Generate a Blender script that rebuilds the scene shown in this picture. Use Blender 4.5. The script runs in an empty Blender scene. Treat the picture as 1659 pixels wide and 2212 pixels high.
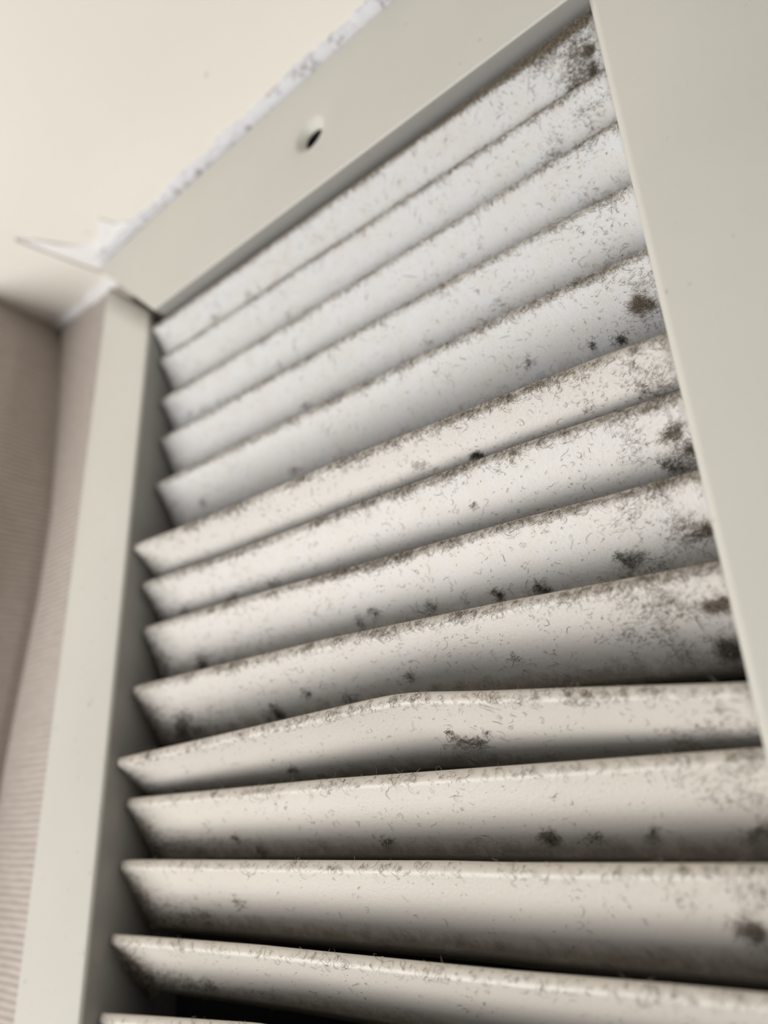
import bpy, bmesh, math
import numpy as np
from mathutils import Matrix, Vector

# ---------------------------------------------------------------- camera, world, light, exposure
U = 0.1                                   # one drawing unit = 10 cm
CEIL = 2.40                               # ceiling height of the room in metres
ZC = 1.95                                 # ceiling in drawing units above the eye
OFF = np.array([0.0, 0.0, CEIL - ZC * U])  # eye height


def W(p):                                 # drawing units -> metres
    return np.asarray(p, float) * U + OFF


sc = bpy.context.scene
cam = bpy.data.cameras.new('camera')
cam_o = bpy.data.objects.new('camera', cam)
sc.collection.objects.link(cam_o)
right = Vector((0.77065047, 0.63576904, -0.04312423))
down = Vector((-0.27474019, 0.27039166, -0.9226955))
fwd = Vector((-0.5749822, 0.72292369, 0.38303658))
M = Matrix((right, -down, -fwd)).transposed().to_4x4()
M.translation = Vector(W((0, -1, 0)))
cam_o.matrix_world = M
cam.sensor_fit = 'HORIZONTAL'
cam.sensor_width = 36.0
cam.lens = 36.0 * 1556.25 / 1659.0
cam.clip_start = 0.005
cam.clip_end = 50
cam.dof.use_dof = True
cam.dof.focus_distance = 0.128
cam.dof.aperture_fstop = 11.5
sc.camera = cam_o

world = bpy.data.worlds.new('room_light')
sc.world = world
world.use_nodes = True
bg = world.node_tree.nodes['Background']
bg.inputs[0].default_value = (1.0, 0.95, 0.88, 1)
bg.inputs[1].default_value = 0.06


def area(name, loc, target, size, size_y, power, col):
    l = bpy.data.lights.new(name, 'AREA')
    l.shape = 'RECTANGLE'
    l.size = size
    l.size_y = size_y
    l.energy = power
    l.color = col
    o = bpy.data.objects.new(name, l)
    sc.collection.objects.link(o)
    o.location = loc
    d = Vector(target) - Vector(loc)
    o.rotation_euler = d.to_track_quat('-Z', 'Y').to_euler()
    return o


TGT = W((-0.9, 0, 0.7))
area('room_lamp', (-0.49, -0.40, 1.715), TGT, 0.50, 0.56, 6.8, (1.0, 0.972, 0.925))
area('window_daylight', (-0.45, -1.40, 1.70), TGT, 0.6, 0.6, 3.2, (0.86, 0.92, 1.0))

sc.view_settings.view_transform = 'Standard'
sc.view_settings.look = 'None'
sc.view_settings.exposure = 0.0
sc.view_settings.gamma = 1.0
sc.view_settings.use_curve_mapping = False
sc.cycles.use_denoising = True
sc.cycles.max_bounces = 8
sc.cycles.diffuse_bounces = 5

rng = np.random.default_rng(11)


# ---------------------------------------------------------------- materials
class NT:
    def __init__(self, name):
        self.m = bpy.data.materials.new(name)
        self.m.use_nodes = True
        self.t = self.m.node_tree
        self.b = self.t.nodes['Principled BSDF']

    def n(self, typ, **kw):
        x = self.t.nodes.new(typ)
        for k, v in kw.items():
            if k.startswith('i_'):
                x.inputs[k[2:].replace('_', ' ')].default_value = v
            else:
                setattr(x, k, v)
        return x

    def l(self, a, b):
        self.t.links.new(a, b)

    def coords(self, scale):
        tc = self.n('ShaderNodeTexCoord')
        mp = self.n('ShaderNodeMapping')
        mp.inputs['Scale'].default_value = scale
        self.l(tc.outputs['Object'], mp.inputs[0])
        return mp.outputs[0]

    def noise(self, co, scale, detail=4.0, rough=0.55, dist=0.0):
        x = self.n('ShaderNodeTexNoise')
        x.inputs['Scale'].default_value = scale
        x.inputs['Detail'].default_value = detail
        x.inputs['Roughness'].default_value = rough
        x.inputs['Distortion'].default_value = dist
        self.l(co, x.inputs['Vector'])
        return x.outputs['Fac']

    def ramp(self, fac, stops):
        r = self.n('ShaderNodeValToRGB')
        e = r.color_ramp.elements
        e[0].position, e[0].color = stops[0][0], (*stops[0][1], 1)
        e[1].position, e[1].color = stops[-1][0], (*stops[-1][1], 1)
        for p, c in stops[1:-1]:
            q = e.new(p)
            q.color = (*c, 1)
        self.l(fac, r.inputs[0])
        return r.outputs[0]

    def mix(self, fac, a, b, mode='MIX'):
        x = self.n('ShaderNodeMix', data_type='RGBA', blend_type=mode)
        for s, i in ((fac, 0), (a, 6), (b, 7)):
            if isinstance(s, (int, float)):
                x.inputs[i].default_value = s
            elif isinstance(s, tuple):
                x.inputs[i].default_value = (*s, 1)
            else:
                self.l(s, x.inputs[i])
        return x.outputs[2]

    def bump(self, h, strength, dist):
        x = self.n('ShaderNodeBump')
        x.inputs['Strength'].default_value = strength
        x.inputs['Distance'].default_value = dist
        self.l(h, x.inputs['Height'])
        self.l(x.outputs[0], self.b.inputs['Normal'])
        return x


def g(v):
    return (v, v, v)


def mat_paint(name, base, specks):
    a = NT(name)
    co = a.coords((1, 1, 1))
    big = a.noise(co, 25, 3)
    c = a.ramp(big, [(0.3, tuple(x * 0.965 for x in base)), (0.7, tuple(min(1, x * 1.02) for x in base))])
    if specks:
        sp = a.noise(co, 420, 2, 0.5)
        m = a.ramp(sp, [(0.70, g(0)), (0.78, g(0.55))])
        c = a.mix(m, c, (0.42, 0.38, 0.32))
        sp2 = a.noise(co, 160, 1, 0.5)
        m2 = a.ramp(sp2, [(0.83, g(0)), (0.87, g(0.7))])
        c = a.mix(m2, c, (0.42, 0.27, 0.12))
    ind = a.n('ShaderNodeAttribute', attribute_name='inner_dust_shade')
    c = a.mix(ind.outputs['Fac'], c, (0.27, 0.268, 0.272))      # grey dust and painted recess shade on the inward returns
    a.l(c, a.b.inputs['Base Color'])
    a.b.inputs['Roughness'].default_value = 0.42
    a.b.inputs['Specular IOR Level'].default_value = 0.45
    a.bump(a.noise(co, 900, 2), 0.12, 0.0002)
    return a.m


CREAM = (0.645, 0.632, 0.578)
m_rail = mat_paint('cream_enamel', CREAM, True)


def mat_louver():
    a = NT('dusty_cream_enamel')
    co = a.coords((1, 1, 1))
    uv = a.n('ShaderNodeUVMap', uv_map='surface').outputs[0]
    sep = a.n('ShaderNodeSeparateXYZ')
    a.l(uv, sep.inputs[0])
    base = a.ramp(a.noise(co, 30, 3), [(0.3, (0.645, 0.595, 0.530)), (0.7, (0.675, 0.625, 0.560))])
    # pale mottled dust film, whitened to paint cool light on the upper blades
    film = a.ramp(a.noise(co, 220, 6, 0.7), [(0.36, g(0.5)), (0.60, g(1.0))])
    fl = a.n('ShaderNodeAttribute', attribute_name='film')
    fm = a.n('ShaderNodeMath', operation='MULTIPLY')
    a.l(film, fm.inputs[0])
    a.l(fl.outputs['Fac'], fm.inputs[1])
    c = a.mix(fm.outputs[0], base, (0.695, 0.698, 0.712))
    fine = a.ramp(a.noise(a.coords((1, 1, 0.55)), 1500, 3, 0.6), [(0.60, g(0)), (0.74, g(0.30))])
    c = a.mix(fine, c, (0.36, 0.33, 0.30))
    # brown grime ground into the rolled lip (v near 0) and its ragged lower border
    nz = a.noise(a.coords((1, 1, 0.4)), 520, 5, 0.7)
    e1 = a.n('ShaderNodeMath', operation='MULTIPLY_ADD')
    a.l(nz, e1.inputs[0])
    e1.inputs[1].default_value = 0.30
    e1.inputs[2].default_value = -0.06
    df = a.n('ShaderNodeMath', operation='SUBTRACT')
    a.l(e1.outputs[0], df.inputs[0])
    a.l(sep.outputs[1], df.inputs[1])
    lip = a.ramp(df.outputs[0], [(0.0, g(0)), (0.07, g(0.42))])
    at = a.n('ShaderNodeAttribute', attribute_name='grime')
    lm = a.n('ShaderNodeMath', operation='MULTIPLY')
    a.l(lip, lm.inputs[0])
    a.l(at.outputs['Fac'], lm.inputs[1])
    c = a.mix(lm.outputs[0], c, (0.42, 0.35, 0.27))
    # felted brown dust and painted-in shade deep in the blade, ragged upper border
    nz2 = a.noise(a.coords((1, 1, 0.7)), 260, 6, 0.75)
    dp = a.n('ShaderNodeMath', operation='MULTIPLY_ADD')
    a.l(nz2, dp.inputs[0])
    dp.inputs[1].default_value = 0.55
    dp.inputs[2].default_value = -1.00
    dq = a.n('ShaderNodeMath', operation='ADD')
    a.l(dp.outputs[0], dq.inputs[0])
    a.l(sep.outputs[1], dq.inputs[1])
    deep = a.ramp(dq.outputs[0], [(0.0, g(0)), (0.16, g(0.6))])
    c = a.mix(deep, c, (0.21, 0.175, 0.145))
    # faint dried droplets
    vo = a.n('ShaderNodeTexVoronoi')
    vo.inputs['Scale'].default_value = 330
    a.l(co, vo.inputs['Vector'])
    dr = a.ramp(vo.outputs['Distance'], [(0.16, g(0.35)), (0.19, g(0))])
    dm = a.n('ShaderNodeMath', operation='MULTIPLY')
    a.l(dr, dm.inputs[0])
    a.l(fm.outputs[0], dm.inputs[1])
    c = a.mix(dm.outputs[0], c, (0.56, 0.56, 0.54))
    ab = a.n('ShaderNodeAttribute', attribute_name='back_dust_shade')
    c = a.mix(ab.outputs['Fac'], c, (0.075, 0.065, 0.055))        # dust on the upward side, darkened to cut bounced light
    a.l(c, a.b.inputs['Base Color'])
    a.b.inputs['Roughness'].default_value = 0.42
    a.b.inputs['Specular IOR Level'].default_value = 0.5
    a.bump(a.noise(co, 1400, 4, 0.65), 0.30, 0.00025)
    return a.m


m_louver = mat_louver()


def mat_lint():
    a = NT('grey_brown_lint')
    at = a.n('ShaderNodeAttribute', attribute_name='tint')
    a.l(at.outputs['Color'], a.b.inputs['Base Color'])
    a.b.inputs['Roughness'].default_value = 0.9
    a.b.inputs['Specular IOR Level'].default_value = 0.1
    return a.m


m_lint = mat_lint()


def mat_ceiling():
    a = NT('ceiling_paint')
    co = a.coords((1, 1, 1))
    c = a.ramp(a.noise(co, 9, 3), [(0.3, (0.81, 0.775, 0.71)), (0.7, (0.85, 0.82, 0.755))])
    m = a.ramp(a.noise(co, 210, 2, 0.5), [(0.735, g(0)), (0.80, g(0.5))])
    c = a.mix(m, c, (0.40, 0.36, 0.30))
    a.l(c, a.b.inputs['Base Color'])
    a.b.inputs['Roughness'].default_value = 0.75
    a.bump(a.noise(co, 160, 4), 0.10, 0.0006)
    return a.m


def mat_wallpaper():
    a = NT('ribbed_wallpaper')
    co = a.coords((1, 1, 1))
    wob = a.coords((14, 14, 70))
    w1 = a.n('ShaderNodeTexWave', wave_type='BANDS', bands_direction='Z')
    w1.inputs['Scale'].default_value = 160.0
    w1.inputs['Distortion'].default_value = 1.6
    w1.inputs['Detail'].default_value = 2.0
    w1.inputs['Detail Scale'].default_value = 0.25
    a.l(co, w1.inputs[0])
    streak = a.noise(wob, 11, 5, 0.7)
    h = a.n('ShaderNodeMath', operation='MULTIPLY_ADD')
    a.l(w1.outputs['Fac'], h.inputs[0])
    h.inputs[1].default_value = 0.55
    a.l(streak, h.inputs[2])
    c = a.ramp(h.outputs[0], [(0.35, (0.37, 0.325, 0.29)), (0.70, (0.47, 0.415, 0.375)), (1.0, (0.62, 0.545, 0.505))])
    a.l(c, a.b.inputs['Base Color'])
    a.b.inputs['Roughness'].default_value = 0.8
    a.bump(h.outputs[0], 0.55, 0.0006)
    return a.m


def mat_caulk():
    a = NT('grubby_white_caulk')
    co = a.coords((1, 1, 1))
    m = a.ramp(a.noise(co, 330, 4, 0.65), [(0.53, g(0)), (0.66, g(0.9))])
    c = a.mix(m, (0.67, 0.665, 0.705), (0.27, 0.26, 0.25))
    a.l(c, a.b.inputs['Base Color'])
    a.b.inputs['Roughness'].default_value = 0.6
    a.bump(a.noise(co, 300, 3), 0.4, 0.0006)
    return a.m


def mat_plain(name, col, rough, nscale=60, var=0.1):
    a = NT(name)
    co = a.coords((1, 1, 1))
    c = a.ramp(a.noise(co, nscale, 4), [(0.3, tuple(x * (1 - var) for x in col)), (0.7, tuple(x * (1 + var) for x in col))])
    a.l(c, a.b.inputs['Base Color'])
    a.b.inputs['Roughness'].default_value = rough
    return a.m


m_ceil, m_wallp, m_caulk = mat_ceiling(), mat_wallpaper(), mat_caulk()
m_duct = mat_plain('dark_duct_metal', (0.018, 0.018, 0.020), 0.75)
m_edge = mat_plain('flap_shadow_grey', (0.30, 0.27, 0.24), 0.8, 200, 0.2)
m_white = mat_plain('white_filler', (0.87, 0.86, 0.86), 0.7, 200, 0.03)


# ---------------------------------------------------------------- object helpers
def link(name, verts, faces, mats, parent=None, smooth=True, origin=(0, 0, 0)):
    """verts in drawing units; linked as one mesh whose origin lies at `origin` (drawing units)"""
    v = W(verts) - W(origin)
    me = bpy.data.meshes.new(name)
    me.from_pydata(v.tolist(), [], faces)
    for m in (mats if isinstance(mats, (list, tuple)) else [mats]):
        me.materials.append(m)
    me.update()
    if smooth:
        me.shade_smooth()
    o = bpy.data.objects.new(name, me)
    sc.collection.objects.link(o)
    if parent is None:
        o.location = W(origin)
    else:
        o.parent = parent
    return o


def thing(name, label, cat, loc):
    o = bpy.data.objects.new(name, None)
    o.empty_display_size = 0.02
    sc.collection.objects.link(o)
    o.location = W(loc)
    o['label'] = label
    o['category'] = cat
    return o


def orient(o, want):
    """flip the faces so that the mean normal points along `want`"""
    me = o.data
    s = sum((p.normal * p.area for p in me.polygons), Vector())
    if s.dot(Vector(want)) < 0:
        me.flip_normals()


def solid(o, t):
    m = o.modifiers.new('thickness', 'SOLIDIFY')
    m.thickness = t * U
    m.offset = -1


# ---------------------------------------------------------------- setting: ceiling, walls, duct
YW = 0.12                                 # face of the wall behind the grille
XL, XR, ZT, ZB = -1.723, -0.2285, 1.487, -0.62   # clear opening of the grille
HX0, HX1, HZ0, HZ1 = -1.765, -0.19, -0.66, 1.53  # hole in the wall

CORN = [(-9.0, -2.52), (-0.5, -2.535), (0.21, -2.520), (0.43, -2.495), (0.74, -2.462), (1.04, -2.462),
        (1.55, -2.535), (1.80, -2.575), (ZC, -2.612)]          # the papered corner bulges a little


def corner_x(z):
    return np.interp(z, [c[0] for c in CORN], [c[1] for c in CORN])


zs = np.concatenate([[-20.0, -9.0], np.linspace(-1.2, ZC, 64)])
# wall behind the grille, with the duct opening cut out
xs_f = np.linspace(0, 1, 25)
vs, fs = [], []


def add_grid(pts):
    n0 = len(vs)
    r, c = len(pts), len(pts[0])
    for row in pts:
        vs.extend(row)
    for i in range(r - 1):
        for j in range(c - 1):
            a = n0 + i * c + j
            fs.append((a, a + 1, a + c + 1, a + c))


rad = 0.05
rows = []
for z in zs:
    xc = corner_x(z)
    row = []
    for k, f in enumerate(xs_f):
        x = xc + (HX0 - xc) * f ** 1.6
        y = YW + 0.035 * math.exp(-((x - xc) / 0.016) ** 2) + 0.008 * math.sin(3.1 * z + 4) * math.sin(math.pi * f)
        row.append((x, y, z))
    rows.append(row)
add_grid(rows)
add_grid([[(HX0, YW, HZ1), (HX1, YW, HZ1)], [(HX0, YW, ZC), (HX1, YW, ZC)]])
add_grid([[(HX0, YW, -20), (HX1, YW, -20)], [(HX0, YW, HZ0), (HX1, YW, HZ0)]])
add_grid([[(HX1, YW, -20), (9, YW, -20)], [(HX1, YW, ZC), (9, YW, ZC)]])
o = link('wall_back', vs, fs, m_wallp)
o['kind'] = 'structure'
o['label'] = 'pinkish ribbed wallpaper on the wall that carries the vent grille'
orient(o, (0, -1, 0))

vs, fs = [], []
# side wall cut short: unseen outer corner added so lamp light reaches the grille
YR = -0.26
ds = list(np.linspace(0, YW + 0.035 - YR - 0.05, 40))
rows = []
for z in zs:
    xc = corner_x(z)
    row = []
    for d in ds:
        fold = 0.014 * min(1.0, max(0.0, (ZC - z) / 0.25)) * math.exp(-((d - 0.20) / 0.045) ** 2) * (0.7 + 0.3 * math.sin(2 * z))
        flare = 0.42 * min(1.0, max(0.0, (1.5 - z) / 0.9)) * max(0.0, d - 0.05)  # flare turns the lower wall outward to catch lamp light
        row.append((xc + fold - flare - 0.020 * min(1.0, max(0.0, (ZC - z) / 0.25)) * (1 - math.exp(-d / 0.02)), YW + 0.035 - d, z))
    xe, ye = row[-1][0], row[-1][1]
    for k in range(1, 7):
        a = math.pi / 2 * k / 6
        row.append((xe - 0.05 + 0.05 * math.cos(a), ye - 0.05 * math.sin(a), z))
    row += [(xe - 0.6, YR, z), (-9.0, YR, z)]
    rows.append(row)
add_grid(rows)
o = link('wall_left', vs, fs, m_wallp)
o['kind'] = 'structure'
o['label'] = 'pinkish ribbed wallpaper on the side wall left of the grille'
orient(o, (1, -1, 0))

vs, fs = [], []
add_grid([[(x, y, ZC) for x in (-9, -3.2, 0, 9)] for y in (-14, -4, 0, 0.5)])
o = link('ceiling', vs, fs, m_ceil)
o['kind'] = 'structure'
o['label'] = 'cream painted ceiling above the grille'
orient(o, (0, 0, -1))

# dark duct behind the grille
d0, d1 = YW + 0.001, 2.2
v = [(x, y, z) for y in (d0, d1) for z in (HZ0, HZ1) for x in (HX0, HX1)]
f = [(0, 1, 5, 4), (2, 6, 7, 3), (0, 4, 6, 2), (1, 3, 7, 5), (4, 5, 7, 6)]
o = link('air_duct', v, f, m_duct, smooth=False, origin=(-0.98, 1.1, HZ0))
o['label'] = 'black hollow air duct behind the louvers of the vent grille'
o['category'] = 'duct'
solid(o, 0.02)

# ---------------------------------------------------------------- caulk line and torn paint on the ceiling
N = 150
vs, fs = [], []
nz = rng.normal(0, 1, N)
nz = np.convolve(nz, np.ones(5) / 5, 'same')
for i in range(N):
    x = -2.10 + (0.12 + 2.10) * i / (N - 1)
    wdt = 0.014 + 0.016 * min(1, max(0, (x + 2.0) / 1.2)) + 0.012 * nz[i]
    prof = [(-wdt, ZC + 0.001), (-wdt * 0.7, ZC - 0.010), (-0.002, ZC - 0.014 - 0.004 * nz[i]), (0.03, ZC - 0.02), (0.09, ZC - 0.02), (0.09, ZC + 0.001)]
    vs += [(x, a, b) for a, b in prof]
K = 6
for i in range(N - 1):
    for k in range(K - 1):
        a = i * K + k
        fs.append((a, a + K, a + K + 1, a + 1))
o = link('trim_1', vs, fs, m_caulk)
o['kind'] = 'structure'
o['label'] = 'dirty white caulk line between ceiling and top rail of the grille'
orient(o, (0, -1, -1))

# lifted flap of torn white ceiling paper beside the end of the top rail
outl = [(-2.226, -0.236), (-2.185, -0.075), (-2.150, 0.05), (-2.04, 0.06), (-1.90, 0.03), (-1.865, -0.02), (-1.905, -0.043), (-1.928, -0.094), (-1.955, -0.062),
        (-1.99, -0.046), (-2.05, -0.050), (-2.10, -0.078), (-2.15, -0.135), (-2.185, -0.19)]
top = [(x, y, ZC - 0.001) for x, y in outl]
lift = [0.010, 0.013, 0.016, 0.016, 0.014, 0.006, 0.005, 0.005, 0.005, 0.005, 0.005, 0.005, 0.006, 0.007]
bot = [(x, y, ZC - h) for (x, y), h in zip(outl, lift)]
n = len(outl)
cen = [(-2.06, -0.01, ZC - 0.010)]
vs = top + bot + cen
fs = [(i, (i + 1) % n, n + (i + 1) % n, n + i) for i in range(n)] + [(n + i, n + (i + 1) % n, 2 * n) for i in range(n)] + [tuple(range(n))]
o = link('paint_flake', vs, fs, m_white, smooth=False, origin=(-2.05, 0, ZC))
o['label'] = 'torn white flap of ceiling paint at the corner of the grille frame'
o['category'] = 'paint flake'
ev = []  # dark ribbon painted as the shadow line along the lifted edge
for (x, y), h in zip(outl[:4], lift[:4]):
    ev += [(x - 0.006, y - 0.004, ZC - 0.0005), (x - 0.004, y - 0.002, ZC - h - 0.0015), (x + 0.0035, y, ZC - h - 0.002)]
ef = [(3 * i + k, 3 * i + k + 1, 3 * i + k + 4, 3 * i + k + 3) for i in range(3) for k in range(2)]
e = link('edge_shadow', ev, ef, m_edge, o, smooth=False, origin=(-2.05, 0, ZC))
e['label'] = 'dark painted shadow line along the torn edge'

# lumpy white caulk where the ceiling meets the papered wall beside the frame
vs, fs = [], []
nb2 = np.convolve(rng.normal(0, 1, 44), np.ones(4) / 4, 'same')
for i in range(40):
    x = -2.62 + 0.56 * i / 39
    t = i / 39
    r = 0.012 + 0.030 * t + 0.009 * nb2[i] * (0.3 + t)
    for k in range(7):
        a = math.pi / 2 * k / 6
        vs.append((x, YW - 0.004 - r * math.cos(a) * (1 + 0.2 * nb2[i]), ZC + 0.001 - r * 1.15 * math.sin(a)))
for i in range(39):
    for k in range(6):
        a = i * 7 + k
        fs.append((a, a + 7, a + 8, a + 1))
o = link('trim_2', vs, fs, m_white)
o['kind'] = 'structure'
o['label'] = 'lumpy white caulk between ceiling and papered wall beside the grille'
orient(o, (0, -1, -1))

# ---------------------------------------------------------------- the grille
GO = (-0.98, 0.12, 0.43)
grille = thing('vent_grille', 'cream metal return air vent grille with dusty bent louvers on papered wall', 'vent', GO)


def rail_path(w, y0, ri, ro, depth, nb=6, tilt=0.0):
    """cross-section: (outward distance from the inner edge, y)"""
    p = [(w, YW), (w, y0 + ro)]
    for k in range(1, nb + 1):
        a = math.pi / 2 * k / nb
        p.append((w - ro + ro * math.cos(a), y0 + ro - ro * math.sin(a)))
    p.append((w * 0.5, y0))
    for k in range(0, nb + 1):
        a = (math.pi / 2 + math.radians(tilt)) * k / nb
        p.append((ri - ri * math.sin(a), y0 + ri - ri * math.cos(a)))
    p.append((p[-1][0] + depth * math.sin(math.radians(tilt)), p[-1][1] + depth * math.cos(math.radians(tilt))))
    return p


def dusty(o, vals):  # adds dust and painted shade to the inner returns
    at = o.data.attributes.new('inner_dust_shade', 'FLOAT', 'POINT')
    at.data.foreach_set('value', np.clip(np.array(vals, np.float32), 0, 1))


def rail(w, y0, depth, place, n_along, label=None, ri=0.012, ro=0.03):
    """place(u, f) -> (x, z) of the point at outward distance u, fraction f along the rail"""
    P = rail_path(w, y0, ri, ro, depth)
    vs, fs = [], []
    for f in np.linspace(0, 1, n_along):
        for u, y in P:
            x, z = place(u, f)
            vs.append((x, y, z))
    K = len(P)
    for i in range(n_along - 1):
        for k in range(K - 1):
            a = i * K + k
            fs.append((a, a + 1, a + K + 1, a + K))
    o = link('frame_rail', np.array(vs), fs, m_rail, grille, origin=GO)
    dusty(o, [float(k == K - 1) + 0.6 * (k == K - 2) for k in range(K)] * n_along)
    orient(o, (0, -1, 0))
    solid(o, 0.007)
    if label:
        o['label'] = label
    return o


# left rail: its top end is cut short of the mitre and leaves a gap
WL = 0.312
rail(WL, 0.015, 0.24, lambda u, f: (XL - u, (ZB - u) + f * ((1.500 + u * 0.90) - (ZB - u))), 24)
# right rail
WR = 0.34
rail(WR, 0.0, 0.36, lambda u, f: (XR + u, (ZB - u) + f * ((ZT + u) - (ZB - u))), 24, ri=0.016)
# bottom rail
rail(0.42, 0.0, 0.30, lambda u, f: (XL - u * 0.78 + f * ((XR + u * 0.8) - (XL - u * 0.78)), ZB - u), 24)


# top rail with its countersunk screw hole
def top_rail():
    XI = -1.683
    hx, hu, s, r1, r2 = -0.992, 0.205, 0.09, 0.053, 0.031

    def wid(x):
        return 0.413 + 0.045 * max(0.0, min(1.0, (x - XI + 0.41) / 1.4))

    def zin(x):
        return 1.483 + 0.008 * (x - XI) / 1.45
    w = 0.42
    P = rail_path(w, 0.0, 0.005, 0.02, 0.16, tilt=12)
    rows = []
    for u, y in P:
        if abs(u - w * 0.5) < 1e-6:
            rows += [(hu + s, y), (hu - s, y)]
        else:
            rows.append((u, y))
    vs, fs = [], []
    C = 4
    for u, y in rows:
        for x in (XI - u, hx - s, hx + s, XR + u):
            uu = u if (u < 0.3 or y > 0.1 and u < 0.2) else u + (wid(x) - w)
            if x == XI - u:
                x = XI - uu
            vs.append((x, y, zin(x) + uu))
    hole_row = [i for i, (u, y) in enumerate(rows) if abs(u - hu - s) < 1e-9 and abs(y) < 1e-9][0]
    for i in range(len(rows) - 1):
        for j in range(C - 1):
            if i == hole_row and j == 1:
                continue
            a = i * C + j
            fs.append((a, a + 1, a + C + 1, a + C))
    zc = zin(hx) + hu
    n = 32
    rings = []

    def ring(fn):
        k0 = len(vs)
        for k in range(n):
            a = 2 * math.pi * k / n
            vs.append(fn(math.cos(a), math.sin(a)))
        rings.append(k0)

    def sq(c, d):
        q = s / max(abs(c), abs(d))
        x = hx + c * q
        return (x, 0.0, zin(x) + hu + d * q)
    ring(sq)
    ring(lambda c, d: (hx + c * (r1 + 0.008), 0.0, zc + d * (r1 + 0.008)))
    for rr, yy in ((r1, 0.001), (r1 - 0.005, 0.004), (r2 + 0.003, 0.017), (r2, 0.020), (r2, 0.024)):
        ring(lambda c, d, rr=rr, yy=yy: (hx + c * rr, yy, zc + d * rr))
    for a, b in zip(rings[:-1], rings[1:]):
        for k in range(n):
            k2 = (k + 1) % n
            fs.append((a + k, a + k2, b + k2, b + k))
    o = link('frame_rail', np.array(vs), fs, m_rail, grille, origin=GO)
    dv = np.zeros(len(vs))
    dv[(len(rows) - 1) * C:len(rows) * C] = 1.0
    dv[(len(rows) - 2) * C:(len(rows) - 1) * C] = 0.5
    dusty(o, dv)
    bm = bmesh.new()
    bm.from_mesh(o.data)
    bmesh.ops.recalc_face_normals(bm, faces=bm.faces)
    bm.to_mesh(o.data)
    bm.free()
    orient(o, (0, -1, 0))
    o['label'] = 'top rail with an empty round screw hole'
    # dark cavity behind the hole
    k = 20
    v = [(hx + 0.0318 * math.cos(6.2832 * i / k), y, zc + 0.0318 * math.sin(6.2832 * i / k)) for y in (0.0215, 0.11) for i in range(k)]
    f = [(i, (i + 1) % k, k + (i + 1) % k, k + i) for i in range(k)] + [tuple(range(k, 2 * k))]
    c = link('screw_hole', np.array(v), f, m_duct, o, smooth=False, origin=GO)
    c['label'] = 'black empty screw hole'
    return o


top_rail()

# ---------------------------------------------------------------- louvers
# y of the lip, tilt (degrees from vertical), chord, lip line as (x, z) points, grime, lint densities
LV = [
    (0.035, 30, 0.150, [(-1.723, 1.456), (-1.176, 1.4510), (-0.433, 1.4485), (-0.236, 1.4475)], 1.0),
    (0.068, 30.6, 0.155, [(-1.723, 1.3517), (-1.182, 1.346), (-0.457, 1.3357), (-0.236, 1.3317)], 0.75),
    (0.084, 30.8, 0.155, [(-1.723, 1.2109), (-1.197, 1.2040), (-0.483, 1.2061), (-0.236, 1.2055)], 0.6),
    (0.095, 29, 0.160, [(-1.723, 1.0786), (-1.207, 1.0753), (-0.508, 1.0642), (-0.236, 1.0540)], 0.7),
    (0.091, 34, 0.185, [(-1.723, 0.9240), (-1.199, 0.9160), (-0.525, 0.9087), (-0.236, 0.8974)], 0.9),
    (0.038, 46, 0.165, [(-1.723, 0.7188), (-1.40, 0.7080), (-0.962, 0.7066), (-0.521, 0.6946), (-0.369, 0.6917), (-0.236, 0.6839)], 1.0),
    (0.074, 37.8, 0.180, [(-1.723, 0.6150), (-1.393, 0.6060), (-0.942, 0.6093), (-0.553, 0.6069), (-0.394, 0.6022), (-0.236, 0.5960)], 1.0),
    (0.092, 30, 0.185, [(-1.723, 0.4920), (-1.348, 0.4895), (-0.963, 0.4802), (-0.58, 0.4738), (-0.391, 0.4668), (-0.236, 0.4635)], 1.0),
    (0.074, 38, 0.185, [(-1.723, 0.3306), (-1.029, 0.3346), (-0.713, 0.3279), (-0.589, 0.3252), (-0.236, 0.3102)], 0.9),
    (0.047, 51, 0.200, [(-1.723, 0.1498), (-1.005, 0.1869), (-0.884, 0.1932), (-0.817, 0.1945), (-0.768, 0.1910), (-0.645, 0.1767), (-0.465, 0.1589), (-0.236, 0.1347)], 0.6),
    (0.085, 36.5, 0.185, [(-1.723, 0.0564), (-1.044, 0.0627), (-0.763, 0.0608), (-0.499, 0.0583), (-0.236, 0.0557)], 0.35),
    (0.084, 35.5, 0.190, [(-1.723, -0.0838), (-1.694, -0.081), (-0.769, -0.0801), (-0.645, -0.0823), (-0.236, -0.0817)], 0.3),
    (0.074, 44, 0.170, [(-1.723, -0.2365), (-1.21, -0.2277), (-0.658, -0.2264), (-0.429, -0.2229), (-0.236, -0.2218)], 0.35),
    (0.064, 42, 0.170, [(-1.723, -0.3890), (-1.194, -0.3498), (-0.236, -0.345)], 0.3),
]
NX = 72
# front of the section in (along chord, outward) from the back of the lip, then the back side
FRONT = [(0.0, 0.0), (0.002, 0.005), (0.006, 0.0105), (0.010, 0.0135), (0.014, 0.0145), (0.019, 0.0140), (0.030, 0.0125), (0.055, 0.0105)]


def front_profile(ch):
    p = list(FRONT)
    for f in (0.5, 0.62, 0.75, 0.88, 1.0):
        p.append((ch * f, 0.0095 + 0.006 * (f - 0.3) ** 2))
    return np.array(p)


def lip_curve(pts, x):
    px = np.array([p[0] for p in pts])
    pz = np.array([p[1] for p in pts])
    # light smoothing of the polyline so bends look like bent sheet metal
    acc = 0
    for d in (-0.024, -0.012, 0, 0.012, 0.024):
        acc = acc + np.interp(np.clip(x + d, px[0], px[-1]), px, pz)
    return acc / 5


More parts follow.
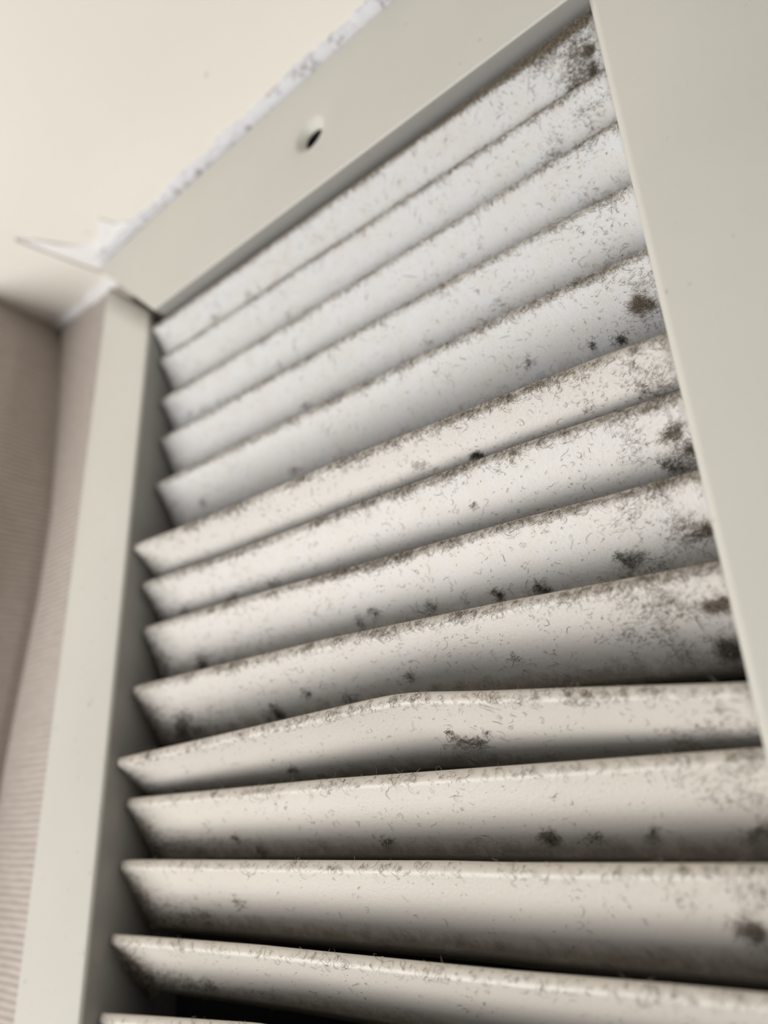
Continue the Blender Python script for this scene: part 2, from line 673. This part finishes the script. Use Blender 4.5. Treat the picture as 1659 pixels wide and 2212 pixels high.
class Louver:
    def __init__(self, y, tilt, ch, pts, grime):
        self.y, self.t, self.ch, self.pts, self.grime = y, math.radians(tilt), ch, pts, grime
        self.c = np.array([0, math.sin(self.t), -math.cos(self.t)])
        self.n = np.array([0, -math.cos(self.t), -math.sin(self.t)])
        self.P = front_profile(ch)
        self.arc = np.concatenate([[0], np.cumsum(np.hypot(*np.diff(self.P, axis=0).T))])
        self.L = self.arc[-1]

    def base(self, x):
        z = lip_curve(self.pts, x)
        return np.stack([x, np.full_like(x, self.y), z], -1)

    def at(self, x, a, h):
        """surface point at x, arc length a below the back of the lip, height h off the paint"""
        ac = np.clip(a, 0, self.L)
        pc = np.interp(ac, self.arc, self.P[:, 0])
        pn = np.interp(ac, self.arc, self.P[:, 1])
        over = np.minimum(a, 0)           # fibres that stand up past the lip
        pc = pc + over * 0.75
        pn = pn + over * 0.25
        return self.base(x) + pc[..., None] * self.c + (pn + h)[..., None] * self.n

    def mesh(self):
        F = self.P
        back = F[::-1] - np.array([0, 0.0055])
        back = back[back[:, 0] > 0.012]
        loop = np.concatenate([F, back, [[0.008, 0.004], [0.002, -0.003]]])
        K = len(loop)
        x = np.linspace(XL + 0.004, XR - 0.004, NX)
        b = self.base(x)
        V = b[:, None, :] + loop[None, :, 0, None] * self.c + loop[None, :, 1, None] * self.n
        fs = []
        for i in range(NX - 1):
            for k in range(K):
                k2 = (k + 1) % K
                fs.append((i * K + k, i * K + k2, (i + 1) * K + k2, (i + 1) * K + k))
        fs.append(tuple(range(K)))
        fs.append(tuple(range((NX - 1) * K, NX * K))[::-1])
        o = link('louver', V.reshape(-1, 3), fs, m_louver, grille, origin=GO)
        me = o.data
        bm = bmesh.new()
        bm.from_mesh(me)
        bmesh.ops.recalc_face_normals(bm, faces=bm.faces)
        bm.to_mesh(me)
        bm.free()
        # uv: u along the blade, v = arc position across the front (0 lip, 1 back edge)
        vv = np.ones(K)
        vv[:len(F)] = self.arc / self.L
        uvl = me.uv_layers.new(name='surface')
        li = np.empty(len(me.loops), np.int32)
        me.loops.foreach_get('vertex_index', li)
        uv = np.stack([x[li // K], vv[li % K]], -1)
        uvl.data.foreach_set('uv', uv.ravel().astype(np.float32))
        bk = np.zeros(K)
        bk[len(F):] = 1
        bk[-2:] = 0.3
        ab = me.attributes.new('back_dust_shade', 'FLOAT', 'POINT')
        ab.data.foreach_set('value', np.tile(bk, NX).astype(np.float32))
        af = me.attributes.new('film', 'FLOAT', 'POINT')
        af.data.foreach_set('value', np.full(NX * K, self.film, np.float32))
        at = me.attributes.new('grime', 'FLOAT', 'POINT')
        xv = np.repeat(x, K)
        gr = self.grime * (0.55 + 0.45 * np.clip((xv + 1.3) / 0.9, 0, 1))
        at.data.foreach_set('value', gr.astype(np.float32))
        return o


def fibres(surf, x0, a0, ang, length, curl, rad, lift, tint, parent, name, nseg=7, seed=0):
    """curly lint: one thin three-sided tube per fibre, all of one blade in one mesh"""
    r = np.random.default_rng(seed)
    n = len(x0)
    K = nseg + 1
    step = (length / nseg)[:, None]
    th = ang[:, None] + curl[:, None] * np.linspace(0, 1, K)[None] + np.cumsum(r.normal(0, 0.38, (n, K)), 1)
    X = x0[:, None] + np.concatenate([np.zeros((n, 1)), np.cumsum(np.cos(th[:, :-1]) * step, 1)], 1)
    A = a0[:, None] + np.concatenate([np.zeros((n, 1)), np.cumsum(np.sin(th[:, :-1]) * step, 1)], 1)
    X = np.clip(X, XL + 0.006, XR - 0.006)
    ph = r.uniform(0, 3.14, (n, 1))
    H = 0.0008 + lift[:, None] * np.abs(np.sin(ph + np.linspace(0, 2.6, K)[None] * r.uniform(0.5, 1.3, (n, 1))))
    P = surf.at(X, A, H)
    T = np.gradient(P, axis=1)
    T /= np.linalg.norm(T, axis=2, keepdims=True) + 1e-12
    N = np.broadcast_to(surf.n, T.shape)
    S = np.cross(T, N)
    S /= np.linalg.norm(S, axis=2, keepdims=True) + 1e-12
    N = np.cross(S, T)
    taper = (1 - 0.75 * np.abs(np.linspace(-1, 1, K)) ** 3)[None, :, None]
    R = rad[:, None, None] * taper
    ring = [P + R * (S * math.cos(q) + N * math.sin(q)) for q in (0.5236, 2.618, 4.712)]
    V = np.stack(ring, 2)                               # n,K,3,3
    idx = np.arange(n * K * 3).reshape(n, K, 3)
    a = idx[:, :-1, :]
    b = idx[:, 1:, :]
    q = np.stack([a, np.roll(a, -1, 2), np.roll(b, -1, 2), b], -1).reshape(-1, 4)
    v = (W(V.reshape(-1, 3)) - W(GO)).astype(np.float32)
    me = bpy.data.meshes.new(name)
    me.vertices.add(len(v))
    me.vertices.foreach_set('co', v.ravel())
    me.loops.add(q.size)
    me.loops.foreach_set('vertex_index', q.ravel().astype(np.int32))
    me.polygons.add(len(q))
    me.polygons.foreach_set('loop_start', np.arange(0, q.size, 4, dtype=np.int32))
    me.update(calc_edges=True)
    col = me.attributes.new('tint', 'FLOAT_COLOR', 'POINT')
    c = np.repeat(np.concatenate([tint, np.ones((n, 1))], 1), K * 3, 0)
    col.data.foreach_set('color', c.ravel().astype(np.float32))
    me.materials.append(m_lint)
    me.shade_smooth()
    o = bpy.data.objects.new(name, me)
    sc.collection.objects.link(o)
    o.parent = parent
    o['kind'] = 'stuff'
    o['label'] = 'grey brown curly lint'
    return o


#      lip, face, low, left-end, right-end, combed lip fuzz
DUST = [(700, 420, 30, 10, 1100, 2200), (520, 260, 30, 10, 300, 1500), (420, 220, 30, 10, 110, 1200), (480, 240, 40, 10, 110, 1200), (700, 330, 70, 40, 260, 1100),
        (1150, 380, 90, 60, 300, 420), (1150, 420, 100, 120, 460, 500), (1150, 460, 120, 200, 560, 500), (950, 420, 130, 300, 700, 420), (520, 220, 100, 140, 240, 240),
        (270, 170, 100, 280, 240, 150), (220, 150, 80, 300, 240, 130), (250, 130, 40, 460, 60, 110), (200, 80, 40, 320, 30, 80)]
# tufts that can be told apart: louver, x, distance below the lip, fibres, spread, darkness
TUFTS = [(5, -0.635, 0.096, 220, 0.010, 0.95), (5, -0.755, 0.082, 50, 0.014, 0.6), (5, -0.300, 0.080, 70, 0.010, 0.8), (5, -0.301, 0.036, 50, 0.008, 0.6),
         (4, -0.287, 0.095, 420, 0.017, 0.35), (4, -0.393, 0.128, 70, 0.008, 0.9), (4, -0.342, 0.140, 120, 0.010, 0.9), (4, -0.379, 0.004, 40, 0.012, 0.6),
         (0, -0.262, 0.070, 380, 0.012, 0.6), (0, -0.266, 0.107, 260, 0.012, 0.7), (0, -0.312, 0.118, 160, 0.010, 0.95), (7, -0.559, 0.138, 160, 0.012, 0.9),
         (7, -0.648, 0.132, 120, 0.010, 0.9), (7, -0.392, 0.116, 220, 0.014, 0.8), (7, -0.268, 0.100, 220, 0.014, 0.6), (7, -0.987, 0.121, 60, 0.010, 0.8),
         (8, -0.619, 0.113, 30, 0.012, 0.85), (8, -0.267, 0.070, 340, 0.015, 0.5), (8, -0.274, 0.140, 280, 0.022, 0.75), (9, -0.742, 0.122, 170, 0.020, 0.70),
         (9, -0.756, 0.097, 50, 0.008, 0.75), (9, -0.681, 0.095, 40, 0.008, 0.8), (10, -0.607, 0.135, 220, 0.013, 0.55), (10, -0.436, 0.129, 80, 0.010, 0.7),
         (10, -0.287, 0.130, 160, 0.016, 0.6), (6, -0.274, 0.067, 280, 0.015, 0.5), (6, -0.296, 0.118, 160, 0.012, 0.85), (6, -0.664, 0.089, 40, 0.010, 0.6),
         (6, -1.413, 0.124, 160, 0.016, 0.7), (7, -1.534, 0.140, 220, 0.020, 0.8), (8, -1.252, 0.145, 200, 0.020, 0.85), (8, -1.590, 0.138, 320, 0.030, 0.85),
         (11, -0.322, 0.100, 200, 0.020, 0.8)]


def dust_for(L, parent, amounts, tufts, seed):
    r = np.random.default_rng(seed)
    x_, a_, an, ln, cu, ra, li, ti = [], [], [], [], [], [], [], []

    def put(x, a, ang, length, curl, rad, lift, dark):
        x_.append(x); a_.append(a); an.append(ang); ln.append(length)
        cu.append(curl); ra.append(rad); li.append(lift)
        n = len(x)
        k = np.clip(dark + r.normal(0, 0.14, n), 0, 1)[:, None]
        light = np.array([0.40, 0.335, 0.255])
        drk = np.array([0.050, 0.042, 0.034])
        t = light * (1 - k) + drk * k
        t *= r.uniform(0.85, 1.15, (n, 1))
        ti.append(t)
    nl, nf, nb, nle, nri, nfz = amounts
    span = (XR - XL) - 0.02

    def clusters(n, m, sig, lo=XL + 0.01, hi=XR - 0.01, bias=1.0):
        c = lo + (hi - lo) * r.uniform(0, 1, m) ** bias
        return np.clip(c[r.integers(0, m, n)] + r.normal(0, sig, n), XL + 0.008, XR - 0.008)
    # lip: tangled, clumped, hanging a little over the face
    n = nl
    x = np.where(r.uniform(0, 1, n) < 0.72, clusters(n, 46, 0.016, bias=0.75), XL + 0.01 + span * r.uniform(0, 1, n) ** 0.8)
    a = np.abs(r.normal(0.008, 0.008, n)) + 0.001
    put(x, a, r.uniform(0, 6.283, n), r.uniform(0.008, 0.030, n), r.normal(0, 4.6, n), r.uniform(0.0002, 0.00038, n), r.uniform(0.001, 0.007, n), r.uniform(0.15, 0.75, n))
    # short fuzz combed down from the lip
    n = nfz
    x = XL + 0.01 + span * r.uniform(0, 1, n)
    put(x, r.uniform(0.004, 0.020, n), r.normal(1.57, 0.6, n), r.uniform(0.006, 0.018, n), r.normal(0, 1.6, n), r.uniform(0.00018, 0.0003, n), r.uniform(0.0005, 0.003, n), np.full(n, 0.22))
    if nfz > 2000:                        # the top blade: a felted roll that thickens towards the right end
        n = 2600
        q = r.uniform(0, 1, n) ** 0.55
        x = -0.80 + 0.56 * q
        put(x, -0.012 * q + r.uniform(0, 1, n) * (0.010 + 0.030 * q), r.uniform(0, 6.283, n), r.uniform(0.006, 0.018, n), r.normal(0, 4, n), r.uniform(0.0002, 0.0004, n), r.uniform(0.001, 0.010, n) * q, np.full(n, 0.30))
    # sparse fibres on the face: single curls and small knots
    n = nf
    x = np.where(r.uniform(0, 1, n) < 0.45, clusters(n, max(4, n // 14), 0.007), XL + 0.01 + span * r.uniform(0, 1, n))
    a = 0.02 + (L.L - 0.03) * r.uniform(0, 1, n) ** 0.9
    put(x, a, r.uniform(0, 6.283, n), r.gamma(1.7, 0.0055, n) + 0.003, r.normal(0, 3.6, n), r.uniform(0.00017, 0.00038, n), r.uniform(0.0004, 0.0025, n), r.uniform(0.35, 0.8, n))
    # fine flecks
    n = nf
    put(XL + 0.01 + span * r.uniform(0, 1, n), 0.015 + (L.L - 0.02) * r.uniform(0, 1, n), r.normal(1.57, 0.8, n), r.uniform(0.002, 0.006, n), r.normal(0, 1, n), r.uniform(0.00018, 0.00034, n), np.full(n, 0.0006), np.full(n, 0.6))
    # dark clumps caught low on the blade
    n = nb
    m = max(3, n // 24)
    cx = XL + 0.02 + span * r.uniform(0, 1, m) ** 0.9
    ca = L.L * r.uniform(0.52, 0.86, m)
    k = r.integers(0, m, n)
    sg = r.uniform(0.004, 0.012, m)[k]
    put(np.clip(cx[k] + r.normal(0, 1, n) * sg, XL + 0.008, XR - 0.008), ca[k] + r.normal(0, 0.6, n) * sg, r.uniform(0, 6.283, n), r.uniform(0.006, 0.020, n), r.normal(0, 3.2, n), r.uniform(0.00025, 0.0005, n), r.uniform(0.001, 0.010, n), np.full(n, 0.85))
    # left end: fuzz against the jamb, thicker low down
    n = nle
    put(XL + 0.008 + np.abs(r.normal(0, 0.035, n)), L.L * np.clip(r.normal(0.6, 0.22, n), 0.05, 0.98), r.uniform(0, 6.283, n), r.uniform(0.008, 0.028, n), r.normal(0, 3, n), r.uniform(0.00022, 0.00042, n), r.uniform(0.002, 0.018, n), r.uniform(0.3, 0.8, n))
    # and a lower fringe that trails off along the blade
    n = nle
    put(np.clip(XL + 0.01 + np.abs(r.normal(0, 0.17, n)), XL + 0.008, XR), L.L * np.clip(r.normal(0.74, 0.10, n), 0.4, 0.98), r.uniform(0, 6.283, n), r.uniform(0.006, 0.022, n), r.normal(0, 3, n), r.uniform(0.00022, 0.00042, n), r.uniform(0.002, 0.010, n), r.uniform(0.4, 0.9, n))
    # separate tufts seen on this blade
    for cx_, ca_, n, sg_, dk_ in tufts:
        n = int(n * 0.75)
        w = 5
        ph = r.uniform(0, 3.14)
        walk = np.cumsum(np.stack([np.cos(ph + r.normal(0, 0.9, w)), np.sin(ph + r.normal(0, 0.9, w))]), 1) * 0.62
        walk -= walk.mean(1, keepdims=True)
        b = r.integers(0, w, n)
        sp = r.uniform(0.15, 0.55, w)[b]
        k = walk[:, b] + r.normal(0, 1, (2, n)) * sp
        put(np.clip(cx_ + 1.15 * sg_ * k[0], XL + 0.008, XR - 0.008), np.clip(ca_ + 0.85 * sg_ * k[1], -0.004, L.L), r.uniform(0, 6.283, n), r.uniform(0.4, 1.3, n) * sg_, r.normal(0, 3.4, n), r.uniform(0.00018, 0.00036, n), r.uniform(0.05, 0.6, n) * sg_, np.full(n, dk_ * 0.9))
    # right end: felted mats
    n = nri
    m = 9
    cx = XR - 0.02 - np.abs(r.normal(0, 0.07, m))
    ca = L.L * r.uniform(0.04, 0.75, m)
    k = r.integers(0, m, n)
    put(np.clip(cx[k] + r.normal(0, 0.014, n), XL + 0.01, XR - 0.008), np.clip(ca[k] + r.normal(0, 0.012, n), 0.0, L.L), r.normal(1.9, 1.0, n), r.uniform(0.004, 0.014, n), r.normal(0, 2.6, n), r.uniform(0.00018, 0.00034, n), r.uniform(0.001, 0.007, n), r.uniform(0.25, 0.65, n))
    cat = np.concatenate
    fibres(L, cat(x_), cat(a_), cat(an), cat(ln), cat(cu), cat(ra), cat(li), cat(ti), parent, 'lint', seed=seed + 1)


FILM = [1.0, 1.0, 1.0, 0.95, 0.85, 0.45, 0.55, 0.5, 0.35, 0.2, 0.1, 0.1, 0.1, 0.1]   # pale dust plus painted light, strongest up high
for i, args in enumerate(LV):
    L = Louver(*args)
    L.film = FILM[i]
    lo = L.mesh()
    if i == 9:
        lo['label'] = 'kinked louver bent upwards at its middle'
    dust_for(L, lo, DUST[i], [t[1:] for t in TUFTS if t[0] == i], 100 + 7 * i)
